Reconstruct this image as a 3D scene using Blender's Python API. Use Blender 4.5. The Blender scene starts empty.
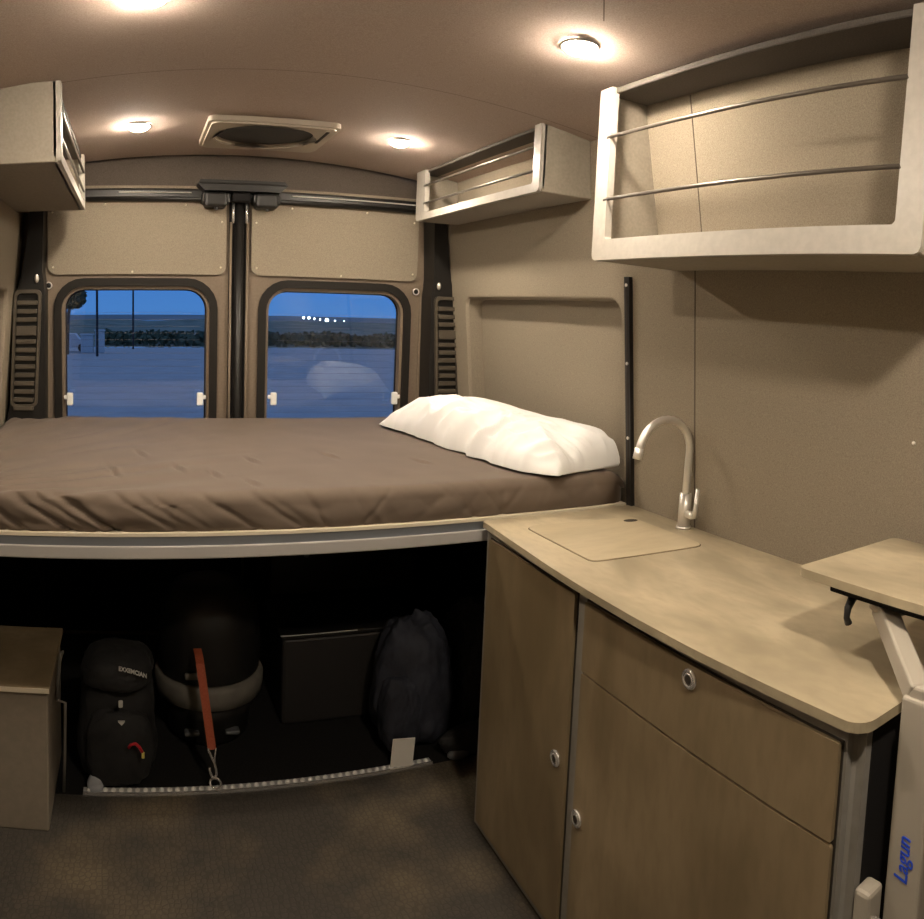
import bpy, bmesh, math, random
from mathutils import Vector, Matrix, noise
PI = math.pi
sc = bpy.context.scene
COL = sc.collection
# ------------------------------------------------------------------ camera
# world: x = right, y = towards the rear doors, z = up, metres; van centre line x = XC
cd = bpy.data.cameras.new('camera'); cam = bpy.data.objects.new('camera', cd); COL.objects.link(cam); sc.camera = cam
cd.type = 'PANO'; cd.panorama_type = 'CENTRAL_CYLINDRICAL'      # the photo is a cylindrical phone panorama
F, CX, CY = 757.6138, 132.3716, 385.0889
cd.central_cylindrical_range_u_min = -CX / F; cd.central_cylindrical_range_u_max = (924 - CX) / F
cd.central_cylindrical_range_v_min = (CY - 919) / F; cd.central_cylindrical_range_v_max = CY / F
cd.central_cylindrical_radius = 1
cd.clip_start = 0.01; cd.clip_end = 2000
cam.location = (0, 0, 1.3); cam.rotation_euler = (PI / 2 - 0.1032, 0, 0)
# ------------------------------------------------------------------ world: dusk sky
w = bpy.data.worlds.new('dusk'); sc.world = w; w.use_nodes = True
nt = w.node_tree; bg = nt.nodes['Background']
tc = nt.nodes.new('ShaderNodeTexCoord'); sx = nt.nodes.new('ShaderNodeSeparateXYZ'); rp = nt.nodes.new('ShaderNodeValToRGB')
nt.links.new(tc.outputs['Generated'], sx.inputs[0]); nt.links.new(sx.outputs['Z'], rp.inputs[0]); nt.links.new(rp.outputs[0], bg.inputs[0])
rp.color_ramp.elements[0].position = 0.0; rp.color_ramp.elements[0].color = (0.060, 0.185, 0.47, 1)
rp.color_ramp.elements[1].position = 0.5; rp.color_ramp.elements[1].color = (0.13, 0.22, 0.50, 1)
e = rp.color_ramp.elements.new(0.08); e.color = (0.042, 0.155, 0.48, 1)
bg.inputs[1].default_value = 1.15
LAMP = 500.0            # radiance of the ceiling pucks
sc.view_settings.view_transform = 'Standard'; sc.view_settings.look = 'None'
sc.view_settings.exposure = 0.50; sc.view_settings.gamma = 1.0; sc.view_settings.use_curve_mapping = False
XC = 0.404
def wx(z, o=0.0): return 1.297 - 0.0915 * (z - 0.795) + o      # right wall face; the left one mirrors it
def lx(z, o=0.0): return 2 * XC - wx(z, o)
# ------------------------------------------------------------------ materials
def mat(name, col, rough=0.6, metal=0.0, spec=0.5, noise_=None, bump=None, col2=None, stretch=(1, 1, 1), emit=None, sheen=0, contrast=(0.35, 0.65), detail=4):
    m = bpy.data.materials.new(name); m.use_nodes = True; t = m.node_tree; b = t.nodes['Principled BSDF']
    b.inputs['Base Color'].default_value = (*col, 1); b.inputs['Roughness'].default_value = rough
    b.inputs['Metallic'].default_value = metal; b.inputs['Specular IOR Level'].default_value = spec
    if sheen: b.inputs['Sheen Weight'].default_value = sheen
    if emit:
        b.inputs['Emission Color'].default_value = (*emit[0], 1); b.inputs['Emission Strength'].default_value = emit[1]
    if noise_ or bump:
        g = t.nodes.new('ShaderNodeTexCoord'); mp = t.nodes.new('ShaderNodeMapping'); mp.inputs['Scale'].default_value = stretch
        geo = t.nodes.new('ShaderNodeNewGeometry'); t.links.new(geo.outputs['Position'], mp.inputs[0])
    if noise_:
        n = t.nodes.new('ShaderNodeTexNoise'); n.inputs['Scale'].default_value = noise_; n.inputs['Detail'].default_value = detail
        r = t.nodes.new('ShaderNodeValToRGB'); r.color_ramp.elements[0].position = contrast[0]; r.color_ramp.elements[1].position = contrast[1]
        r.color_ramp.elements[0].color = (*col, 1); r.color_ramp.elements[1].color = (*(col2 or col), 1)
        t.links.new(mp.outputs[0], n.inputs[0]); t.links.new(n.outputs[0], r.inputs[0]); t.links.new(r.outputs[0], b.inputs['Base Color'])
    if bump:
        n2 = t.nodes.new('ShaderNodeTexNoise'); n2.inputs['Scale'].default_value = bump[0]; n2.inputs['Detail'].default_value = 3
        bp = t.nodes.new('ShaderNodeBump'); bp.inputs['Strength'].default_value = bump[1]; bp.inputs['Distance'].default_value = bump[2]
        t.links.new(mp.outputs[0], n2.inputs[0]); t.links.new(n2.outputs[0], bp.inputs['Height']); t.links.new(bp.outputs[0], b.inputs['Normal'])
    return m
def wood(name, c1, c2, c3, stretch, rough=0.45, coat=0.0):
    """stained plywood: soft blotches plus fine stretched grain"""
    m = bpy.data.materials.new(name); m.use_nodes = True; t = m.node_tree; b = t.nodes['Principled BSDF']; L = t.links.new
    geo = t.nodes.new('ShaderNodeNewGeometry')
    mp = t.nodes.new('ShaderNodeMapping'); mp.inputs['Scale'].default_value = stretch; L(geo.outputs['Position'], mp.inputs[0])
    n1 = t.nodes.new('ShaderNodeTexNoise'); n1.inputs['Scale'].default_value = 5; n1.inputs['Detail'].default_value = 3; n1.inputs['Distortion'].default_value = 0.6
    L(mp.outputs[0], n1.inputs[0])
    n2 = t.nodes.new('ShaderNodeTexNoise'); n2.inputs['Scale'].default_value = 45; n2.inputs['Detail'].default_value = 5
    L(mp.outputs[0], n2.inputs[0])
    r1 = t.nodes.new('ShaderNodeValToRGB'); r1.color_ramp.elements[0].position = 0.33; r1.color_ramp.elements[1].position = 0.68
    r1.color_ramp.elements[0].color = (*c1, 1); r1.color_ramp.elements[1].color = (*c2, 1)
    L(n1.outputs[0], r1.inputs[0])
    r2 = t.nodes.new('ShaderNodeMapRange'); r2.inputs[1].default_value = 0.42; r2.inputs[2].default_value = 0.75; r2.inputs[3].default_value = 0; r2.inputs[4].default_value = 0.38
    L(n2.outputs[0], r2.inputs[0])
    mx = t.nodes.new('ShaderNodeMix'); mx.data_type = 'RGBA'; L(r2.outputs[0], mx.inputs[0]); L(r1.outputs[0], mx.inputs[6]); mx.inputs[7].default_value = (*c3, 1)
    L(mx.outputs[2], b.inputs['Base Color'])
    b.inputs['Roughness'].default_value = rough; b.inputs['Coat Weight'].default_value = coat; b.inputs['Coat Roughness'].default_value = 0.3
    return m
M = {}
M['fabric'] = mat('wall_fabric', (0.225, 0.190, 0.142), 0.95, noise_=420, col2=(0.31, 0.266, 0.205), bump=(500, 0.35, 0.002), spec=0.1, contrast=(0.3, 0.7), detail=2)
M['ceiling'] = mat('ceiling_fabric', (0.38, 0.305, 0.262), 0.95, noise_=380, col2=(0.48, 0.395, 0.340), bump=(500, 0.25, 0.002), spec=0.1, detail=2)
M['headfab'] = mat('header_fabric', (0.088, 0.073, 0.061), 0.95, noise_=300, col2=(0.118, 0.098, 0.082), spec=0.1)
M['seam'] = mat('seam_dark', (0.10, 0.075, 0.055), 0.9)
M['floor'] = None
M['paint'] = mat('pale_grey_paint', (0.40, 0.375, 0.335), 0.30, noise_=60, col2=(0.44, 0.415, 0.37))
M['shelf_top'] = mat('shelf_top_dark', (0.065, 0.056, 0.048), 0.9, noise_=300, col2=(0.09, 0.077, 0.066))  # top board coloured darker than the other shelf boards
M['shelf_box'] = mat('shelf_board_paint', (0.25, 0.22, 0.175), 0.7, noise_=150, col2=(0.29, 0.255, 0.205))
M['paint_dark'] = mat('grey_cabinet_paint', (0.235, 0.220, 0.195), 0.5, noise_=40, col2=(0.265, 0.25, 0.225))
M['black'] = mat('black_plastic', (0.012, 0.011, 0.010), 0.42, spec=0.4)
M['matte_black'] = mat('matte_black', (0.012, 0.011, 0.011), 0.85, spec=0.2)
M['seal'] = mat('rubber_seal', (0.011, 0.009, 0.007), 0.7, spec=0.3)
M['brown'] = mat('brown_trim_plastic', (0.155, 0.118, 0.082), 0.6, noise_=120, col2=(0.18, 0.138, 0.098))
M['chrome'] = mat('chrome', (0.85, 0.83, 0.80), 0.2, metal=0.8)
M['steel'] = mat('brushed_steel', (0.80, 0.77, 0.72), 0.42, metal=0.75)
M['alu'] = mat('aluminium', (0.55, 0.54, 0.53), 0.45, metal=0.3)
M['rail_pale'] = mat('rail_pale_grey', (0.36, 0.345, 0.325), 0.5)
M['rail_band'] = mat('rail_blue_grey', (0.21, 0.225, 0.25), 0.45)
M['ply'] = mat('ply_edge', (0.62, 0.55, 0.42), 0.6)
M['sheet'] = mat('fitted_sheet', (0.104, 0.075, 0.053), 0.8, noise_=9, col2=(0.118, 0.086, 0.061), bump=(700, 0.15, 0.001), sheen=0.1)
M['pillow'] = mat('pillowcase', (0.80, 0.80, 0.79), 0.85, bump=(300, 0.1, 0.001))
M['wood_top'] = wood('stained_wood_top', (0.285, 0.240, 0.160), (0.50, 0.425, 0.290), (0.27, 0.222, 0.145), (1.5, 0.7, 1), 0.36, 0.2)
M['wood_lid'] = wood('stained_wood_lid', (0.38, 0.32, 0.21), (0.50, 0.42, 0.285), (0.33, 0.27, 0.175), (0.5, 1.6, 1), 0.38, 0.15)
M['wood_door'] = wood('stained_wood_door', (0.155, 0.115, 0.062), (0.290, 0.220, 0.132), (0.13, 0.092, 0.048), (1, 1.0, 0.35), 0.40, 0.12)
M['wood_edge'] = wood('wood_edge', (0.34, 0.25, 0.14), (0.44, 0.34, 0.21), (0.22, 0.15, 0.08), (1, 1, 6), 0.4)
M['edge_dark'] = mat('dark_edge', (0.025, 0.018, 0.012), 0.7)
M['vent'] = mat('vent_plastic', (0.47, 0.41, 0.33), 0.45)
M['mesh'] = mat('vent_screen', (0.018, 0.018, 0.019), 0.6, noise_=260, col2=(0.035, 0.034, 0.034))
M['bench_face'] = mat('bench_face_paint', (0.215, 0.18, 0.135), 0.6, noise_=50, col2=(0.24, 0.20, 0.152))
M['navy'] = mat('navy_fabric', (0.016, 0.018, 0.027), 0.75, noise_=14, col2=(0.036, 0.039, 0.055), bump=(60, 0.3, 0.004))
M['bag'] = mat('charcoal_fabric', (0.009, 0.0088, 0.009), 0.8, noise_=22, col2=(0.015, 0.0145, 0.0145), bump=(60, 0.3, 0.004))
M['case'] = mat('storage_plastic', (0.022, 0.020, 0.019), 0.55)
M['stud'] = mat('bright_studs', (0.88, 0.87, 0.84), 0.35)
M['white'] = mat('white_tag', (0.78, 0.74, 0.66), 0.6)
M['lettering'] = mat('pale_lettering', (0.55, 0.54, 0.50), 0.6)
M['dim'] = mat('dim_lettering', (0.10, 0.105, 0.11), 0.6)
M['dim2'] = mat('faint_lettering', (0.03, 0.03, 0.033), 0.6)
M['strap'] = mat('orange_webbing', (0.34, 0.066, 0.026), 0.7, noise_=200, col2=(0.40, 0.09, 0.036))
M['red'] = mat('red_anodised', (0.45, 0.02, 0.03), 0.3)
M['yellow'] = mat('yellow_plastic', (0.65, 0.58, 0.15), 0.5)
M['tan_band'] = mat('grey_band', (0.125, 0.115, 0.095), 0.7, noise_=25, col2=(0.16, 0.145, 0.12))
M['blue'] = mat('blue_lettering', (0.015, 0.07, 0.62), 0.5)
M['table_white'] = mat('white_powder_coat', (0.38, 0.345, 0.285), 0.45)
M['clear'] = mat('clear_plastic', (0.35, 0.36, 0.38), 0.1)
M['lens'] = mat('lamp_lens', (1, 1, 1), 0.5, emit=((1.0, 0.85, 0.675), LAMP))
M['asphalt'] = mat('parking_lot_asphalt', (0.40, 0.36, 0.31), 0.9, noise_=1.2, col2=(0.46, 0.42, 0.36), spec=0.2)
M['field'] = mat('dry_scrub', (0.15, 0.17, 0.13), 1, noise_=0.25, col2=(0.26, 0.27, 0.20), spec=0)
M['hill'] = mat('far_hill', (0.20, 0.23, 0.22), 1, noise_=0.03, col2=(0.27, 0.29, 0.27), spec=0)
M['leaf'] = mat('tree_leaves', (0.06, 0.08, 0.05), 1, noise_=2, col2=(0.11, 0.13, 0.08), spec=0)
M['pole'] = mat('pole_wood', (0.05, 0.045, 0.045), 1)
M['kiosk'] = mat('pale_metal_box', (0.55, 0.55, 0.52), 0.7)
M['farlight'] = mat('far_lamp', (1, 1, 1), 0.5, emit=((0.8, 0.95, 1.0), 9.0))
def floor_material():
    m = bpy.data.materials.new('rubber_floor_mat'); m.use_nodes = True; t = m.node_tree; b = t.nodes['Principled BSDF']; L = t.links.new
    geo = t.nodes.new('ShaderNodeNewGeometry')
    v = t.nodes.new('ShaderNodeTexVoronoi'); v.feature = 'DISTANCE_TO_EDGE'; v.inputs['Scale'].default_value = 75; v.inputs['Randomness'].default_value = 0.55
    L(geo.outputs['Position'], v.inputs[0])
    r = t.nodes.new('ShaderNodeMapRange'); r.inputs[1].default_value = 0.02; r.inputs[2].default_value = 0.2; L(v.outputs['Distance'], r.inputs[0])
    n = t.nodes.new('ShaderNodeTexNoise'); n.inputs['Scale'].default_value = 4.2; n.inputs['Detail'].default_value = 3.5; L(geo.outputs['Position'], n.inputs[0])
    n3 = t.nodes.new('ShaderNodeTexNoise'); n3.inputs['Scale'].default_value = 60; n3.inputs['Detail'].default_value = 4; L(geo.outputs['Position'], n3.inputs[0])
    cr = t.nodes.new('ShaderNodeValToRGB'); cr.color_ramp.elements[0].position = 0.46; cr.color_ramp.elements[1].position = 0.72
    cr.color_ramp.elements[0].color = (0.050, 0.043, 0.034, 1); cr.color_ramp.elements[1].color = (0.135, 0.105, 0.066, 1)
    L(n.outputs[0], cr.inputs[0])
    mu = t.nodes.new('ShaderNodeMix'); mu.data_type = 'RGBA'; mu.blend_type = 'MULTIPLY'; mu.inputs[0].default_value = 0.55
    L(cr.outputs[0], mu.inputs[6]); 
    ad = t.nodes.new('ShaderNodeMath'); ad.operation = 'MULTIPLY_ADD'; ad.inputs[1].default_value = 0.6; ad.inputs[2].default_value = 0.25; L(r.outputs[0], ad.inputs[0])
    ad2 = t.nodes.new('ShaderNodeMath'); ad2.operation = 'ADD'; L(ad.outputs[0], ad2.inputs[0])
    m3 = t.nodes.new('ShaderNodeMath'); m3.operation = 'MULTIPLY'; m3.inputs[1].default_value = 0.5; L(n3.outputs[0], m3.inputs[0]); L(m3.outputs[0], ad2.inputs[1])
    L(ad2.outputs[0], mu.inputs[7]); L(mu.outputs[2], b.inputs['Base Color'])
    bp = t.nodes.new('ShaderNodeBump'); bp.inputs['Strength'].default_value = 0.35; bp.inputs['Distance'].default_value = 0.002
    L(r.outputs[0], bp.inputs['Height']); L(bp.outputs[0], b.inputs['Normal']); b.inputs['Roughness'].default_value = 0.62
    return m
M['floor'] = floor_material()
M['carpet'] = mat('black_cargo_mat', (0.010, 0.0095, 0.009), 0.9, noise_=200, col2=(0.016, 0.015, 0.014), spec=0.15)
def glass_material():
    m = bpy.data.materials.new('window_glass'); m.use_nodes = True; t = m.node_tree; t.nodes.remove(t.nodes['Principled BSDF'])
    tr = t.nodes.new('ShaderNodeBsdfTransparent'); tr.inputs[0].default_value = (0.86, 0.90, 0.92, 1)
    gl = t.nodes.new('ShaderNodeBsdfGlossy'); gl.inputs['Roughness'].default_value = 0.015
    fr = t.nodes.new('ShaderNodeFresnel'); fr.inputs[0].default_value = 1.8; mx = t.nodes.new('ShaderNodeMixShader')
    t.links.new(fr.outputs[0], mx.inputs[0]); t.links.new(tr.outputs[0], mx.inputs[1]); t.links.new(gl.outputs[0], mx.inputs[2])
    t.links.new(mx.outputs[0], t.nodes['Material Output'].inputs[0]); return m
M['glass'] = glass_material()
# ------------------------------------------------------------------ mesh helpers
def link(name, bm, m, parent=None, smooth=False, loc=None):
    me = bpy.data.meshes.new(name); bmesh.ops.recalc_face_normals(bm, faces=bm.faces); bm.to_mesh(me); bm.free()
    for x in (m if isinstance(m, (list, tuple)) else [m]): me.materials.append(x)
    if smooth:
        for p in me.polygons: p.use_smooth = True
    o = bpy.data.objects.new(name, me); COL.objects.link(o)
    if parent is not None:
        o.parent = parent; o.matrix_parent_inverse = Matrix.Translation(parent.location).inverted()
    return o
def tag(o, label=None, cat=None, group=None, kind=None):
    if label: o['label'] = label
    if cat: o['category'] = cat
    if group: o['group'] = group
    if kind: o['kind'] = kind
    return o
def thing(name, loc, label, cat, group=None, kind=None):
    o = bpy.data.objects.new(name, None); COL.objects.link(o); o.location = loc; o.empty_display_size = 0.05
    return tag(o, label, cat, group, kind)
def struct(name, bm, m, smooth=False, parent=None):
    o = link(name, bm, m, parent, smooth)
    if parent is None: o['kind'] = 'structure'
    return o
def box(bm, a, b, bev=0.0, seg=2, mi=0, xf=None):
    r = bmesh.ops.create_cube(bm, size=1.0)
    vs = r['verts']
    for v in vs:
        v.co = Vector([(a[i] + b[i]) / 2 + v.co[i] * (b[i] - a[i]) for i in range(3)])
    fs = set(f for v in vs for f in v.link_faces)
    if bev:
        es = set(e for v in vs for e in v.link_edges)
        rr = bmesh.ops.bevel(bm, geom=list(es), offset=bev, segments=seg, profile=0.5, affect='EDGES')
        fs = set(rr['faces']) | set(f for f in fs if f.is_valid)
        vs = list(set(v for f in fs for v in f.verts))
    for f in fs:
        if f.is_valid: f.material_index = mi
    if xf:
        for v in vs: v.co = xf(v.co)
    return vs
def BM(): return bmesh.new()
def bx(a, b, bev=0.0, seg=2):
    bm = BM(); box(bm, a, b, bev, seg); return bm
def tube(bm, pts, r, n=10, cap=True):
    """tube through points; r is a number or a list"""
    pts = [Vector(p) for p in pts]; rings = []
    up = None
    for i, p in enumerate(pts):
        d = (pts[min(i + 1, len(pts) - 1)] - pts[max(i - 1, 0)]).normalized()
        if up is None:
            up = Vector((0, 0, 1)) if abs(d.z) < 0.9 else Vector((0, 1, 0))
        a = d.cross(up).normalized(); up = a.cross(d).normalized()
        rr = r[i] if isinstance(r, (list, tuple)) else r
        rings.append([bm.verts.new(p + a * rr * math.cos(2 * PI * k / n) + up * rr * math.sin(2 * PI * k / n)) for k in range(n)])
    for i in range(len(rings) - 1):
        for k in range(n):
            bm.faces.new((rings[i][k], rings[i][(k + 1) % n], rings[i + 1][(k + 1) % n], rings[i + 1][k]))
    if cap:
        bm.faces.new(rings[0][::-1]); bm.faces.new(rings[-1])
    return bm
def rrect(x0, x1, z0, z1, r, n=6):
    """rounded rectangle, r = one radius or (bl, br, tr, tl)"""
    if not isinstance(r, (list, tuple)): r = (r,) * 4
    out = []
    for (cx, cz, s, q) in ((x0, z0, PI, r[0]), (x1, z0, 1.5 * PI, r[1]), (x1, z1, 0, r[2]), (x0, z1, PI / 2, r[3])):
        ox = cx + q if cx == x0 else cx - q; oz = cz + q if cz == z0 else cz - q
        for k in range(n + 1):
            a = s + PI / 2 * k / n; out.append((ox + q * math.cos(a), oz + q * math.sin(a)))
    return out
def prism(bm, loop, a, b, fn, mi=0):
    """loop of 2-D points extruded from depth a to b; fn(u, v, depth) -> 3-D"""
    A = [bm.verts.new(fn(u, v, a)) for u, v in loop]; B = [bm.verts.new(fn(u, v, b)) for u, v in loop]
    n = len(loop); fs = [bm.faces.new(A), bm.faces.new(B[::-1])]
    for k in range(n): fs.append(bm.faces.new((A[k], B[k], B[(k + 1) % n], A[(k + 1) % n])))
    for f in fs: f.material_index = mi
    return fs
def ring(bm, outer, inner, a, b, fn):
    """frame between two loops of equal length"""
    n = len(outer)
    O = [[bm.verts.new(fn(u, v, d)) for u, v in outer] for d in (a, b)]
    I = [[bm.verts.new(fn(u, v, d)) for u, v in inner] for d in (a, b)]
    for k in range(n):
        j = (k + 1) % n
        bm.faces.new((O[0][k], O[0][j], I[0][j], I[0][k])); bm.faces.new((O[1][k], I[1][k], I[1][j], O[1][j]))
        bm.faces.new((O[0][k], O[1][k], O[1][j], O[0][j])); bm.faces.new((I[0][k], I[0][j], I[1][j], I[1][k]))
XZ = lambda u, v, d: (u, d, v)      # door plane, depth along y
XY = lambda u, v, d: (u, v, d)      # horizontal, depth along z
def cyl(bm, c, axis, r, h, n=20, r2=None):
    q = Vector(axis).normalized().to_track_quat('Z', 'Y').to_matrix().to_4x4()
    bmesh.ops.create_cone(bm, cap_ends=True, segments=n, radius1=r, radius2=r if r2 is None else r2, depth=h, matrix=Matrix.Translation(Vector(c)) @ q)
def torus(bm, c, axis, R, r, n=24, m=8):
    q = Vector(axis).normalized().to_track_quat('Z', 'Y').to_matrix(); c = Vector(c); V = []
    for i in range(n):
        a = 2 * PI * i / n
        V.append([bm.verts.new(c + q @ Vector(((R + r * math.cos(b)) * math.cos(a), (R + r * math.cos(b)) * math.sin(a), r * math.sin(b)))) for b in [2 * PI * k / m for k in range(m)]])
    for i in range(n):
        for k in range(m):
            bm.faces.new((V[i][k], V[(i + 1) % n][k], V[(i + 1) % n][(k + 1) % m], V[i][(k + 1) % m]))
def ball(bm, c, r, sx=1, sy=1, sz=1, n=12):
    r_ = bmesh.ops.create_uvsphere(bm, u_segments=n * 2, v_segments=n, radius=r)
    for v in r_['verts']: v.co = Vector((v.co.x * sx + c[0], v.co.y * sy + c[1], v.co.z * sz + c[2]))
def text_bm(s, size, ext=0.0006, shear=0.0, bold=0.0):
    cu = bpy.data.curves.new('t', 'FONT'); cu.body = s; cu.size = size; cu.extrude = ext; cu.shear = shear; cu.offset = bold
    cu.align_x = 'CENTER'; cu.align_y = 'CENTER'; o = bpy.data.objects.new('t', cu); COL.objects.link(o)
    me = bpy.data.meshes.new_from_object(o.evaluated_get(bpy.context.evaluated_depsgraph_get()))
    bm = BM(); bm.from_mesh(me); bpy.data.objects.remove(o); bpy.data.curves.remove(cu); bpy.data.meshes.remove(me); return bm

# ================================================================== SETTING
Y0, Y1 = -1.3, 2.9            # interior extent along the van
# floor: rubber mat in front, black cargo mat beyond the track
struct('floor', bx((-0.62, Y0, -0.05), (1.43, 1.90, 0.0)), M['floor'])
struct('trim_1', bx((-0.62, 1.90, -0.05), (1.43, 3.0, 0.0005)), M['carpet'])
# ceiling, slightly crowned
def ceil_z(x): return 1.857 - 0.045 * ((x - XC) / 0.7) ** 2
bm = BM(); N = 24; rows = []
for y in (Y0, 2.835):
    rows.append([[bm.verts.new((XC - 0.86 + 1.72 * i / N, y, ceil_z(XC - 0.86 + 1.72 * i / N) + dz)) for i in range(N + 1)] for dz in (0, 0.03)])
for i in range(N):
    a, b = rows
    bm.faces.new((a[0][i], a[0][i + 1], b[0][i + 1], b[0][i])); bm.faces.new((a[1][i], b[1][i], b[1][i + 1], a[1][i + 1]))
    bm.faces.new((b[0][i], b[0][i + 1], b[1][i + 1], b[1][i])); bm.faces.new((a[0][i], a[1][i], a[1][i + 1], a[0][i + 1]))
ceiling = struct('ceiling', bm, M['ceiling'])
def ceil_strip(x0, x1, y0, y1, n=20, wd=0.0022):
    b = BM(); p = []
    for i in range(n + 1):
        t = i / n; x = x0 + (x1 - x0) * t; y = y0 + (y1 - y0) * t; p.append((x, y, ceil_z(x) - 0.0002))
    for i in range(n):
        q = []
        d = (Vector(p[i + 1]) - Vector(p[i])).normalized(); s = Vector((-d.y, d.x, 0)) * wd / 2
        b.faces.new([b.verts.new(Vector(v)) for v in (Vector(p[i]) + s, Vector(p[i + 1]) + s, Vector(p[i + 1]) - s, Vector(p[i]) - s)])
    return b
link('panel_seam', ceil_strip(-0.40, 1.2, 1.86, 1.76), M['seam'], ceiling)
link('panel_seam', ceil_strip(0.802, 0.66, 1.18, 0.98), M['seam'], ceiling)
# side walls with the window recess
def side_wall(sgn, name):
    fx = (lambda z, o: wx(z, o)) if sgn > 0 else (lambda z, o: lx(z, o))
    outer = [(Y0, -0.05), (3.0, -0.05), (3.0, 1.86), (Y0, 1.86)]
    inner = rrect(1.662, 2.672, 0.60, 1.369, (0.05, 0.05, 0.035, 0.06), 6)
    b = BM()
    vo = [b.verts.new((fx(z, 0), y, z)) for y, z in outer]; vi = [b.verts.new((fx(z, 0), y, z)) for y, z in inner]
    eo = [b.edges.new((vo[k], vo[(k + 1) % 4])) for k in range(4)]; ei = [b.edges.new((vi[k], vi[(k + 1) % len(vi)])) for k in range(len(vi))]
    bmesh.ops.triangle_fill(b, use_beauty=True, use_dissolve=False, edges=eo + ei)
    # rounded lip and the recess box
    prev = vi
    for (sh, dep) in ((0.004, 0.002), (0.008, 0.012), (0.010, 0.066)):
        cy_, cz_ = 2.167, 0.985
        cur = []
        for y, z in inner:
            yy = y + (sh if y < cy_ else -sh); zz = z + (sh if z < cz_ else -sh)
            cur.append(b.verts.new((fx(zz, dep), yy, zz)))
        for k in range(len(cur)): b.faces.new((prev[k], prev[(k + 1) % len(cur)], cur[(k + 1) % len(cur)], cur[k]))
        prev = cur
    b.faces.new(prev)
    # outer skin
    vb = [b.verts.new((fx(z, 0.10), y, z)) for y, z in outer]
    b.faces.new(vb)
    for k in range(4): b.faces.new((vo[k], vb[k], vb[(k + 1) % 4], vo[(k + 1) % 4]))
    return struct(name, b, M['fabric'])
wall_right = side_wall(1, 'wall_right'); wall_left = side_wall(-1, 'wall_left')
def wall_strip(y0, y1, z0, z1, t=0.0015):
    b = BM(); prism(b, [(y0, z0), (y1, z0), (y1, z1), (y0, z1)], -0.001, 0.004, lambda u, v, d: (wx(v, d), u, v)); return b
link('panel_seam', wall_strip(1.368, 1.3715, 0.78, 1.84), M['seam'], wall_right)
b = BM(); ball(b, (wx(1.109, -0.001), 0.743, 1.109), 0.004); link('screw_cap', b, M['white'], wall_right, True)
# front partition far behind the camera
for nm, wl, f_ in (('right', wall_right, wx), ('left', wall_left, lx)):
    sg_ = -1 if nm == 'right' else 1
    b = BM(); prism(b, [(1.66, 0.003), (2.79, 0.003), (2.79, 0.735), (1.66, 0.735)], 0.001, 0.010, lambda u, v, d: (f_(v) + sg_ * d, u, v)); link('under_bed_shade', b, M['matte_black'], wl)  # black sheets added below bed height, the darkness there put into colour
struct('wall_front', bx((-0.62, Y0 - 0.05, 0), (1.43, Y0, 1.86)), M['carpet'])
# rear header above the doors
b = BM()
prof = [(2.800, 1.885), (2.872, 1.868), (2.885, 1.80), (2.895, 1.735), (2.96, 1.735), (2.96, 1.90), (2.800, 1.90)]
prism(b, prof, -0.50, 1.32, lambda u, v, d: (d, u, v)); struct('wall_back', b, M['headfab'])
b = BM(); box(b, (-0.50, 2.868, 1.697), (1.32, 2.93, 1.738), 0.008); t2 = struct('trim_2', b, M['black'])
b = BM(); tube(b, [(-0.05, 2.864, 1.722), (0.22, 2.864, 1.722)], 0.0022, 6); link('chrome_strip', b, M['steel'], t2)
b = BM(); tube(b, [(0.60, 2.864, 1.722), (1.10, 2.864, 1.722)], 0.0026, 6); link('chrome_strip', b, M['steel'], t2)
b = BM(); tube(b, [(-0.46, 2.872, 1.70), (1.27, 2.872, 1.70)], 0.009, 8); link('header_rod', b, M['black'], t2, True)
# latch housing over the door split
hs = thing('door_latch_housing', (XC, 2.86, 1.69), 'black latch housing with hooded top over the split between the rear doors', 'door latch')
b = BM(); prism(b, [(0.248, 1.762), (0.560, 1.762), (0.572, 1.748), (0.545, 1.724), (0.262, 1.724), (0.238, 1.748)], 2.80, 2.88, XZ); link('hood', b, M['black'], hs)
b = BM(); box(b, (0.244, 2.796, 1.746), (0.566, 2.806, 1.752), 0.003); link('hood_lip', b, M['seal'], hs)
for xs_ in (0.266, 0.458):
    b = BM(); box(b, (xs_, 2.82, 1.668), (xs_ + 0.082, 2.90, 1.722), 0.01); box(b, (xs_ - 0.01, 2.83, 1.682), (xs_ + 0.094, 2.90, 1.722), 0.008); link('latch_block', b, M['black'], hs)
    b = BM(); cyl(b, (xs_ + 0.044, 2.84, 1.668), (0, 0, 1), 0.007, 0.018, 10); link('latch_pin', b, M['black'], hs)
b = BM(); box(b, (0.37, 2.83, 1.69), (0.438, 2.90, 1.730), 0.006); link('latch_bridge', b, M['matte_black'], hs)
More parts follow.
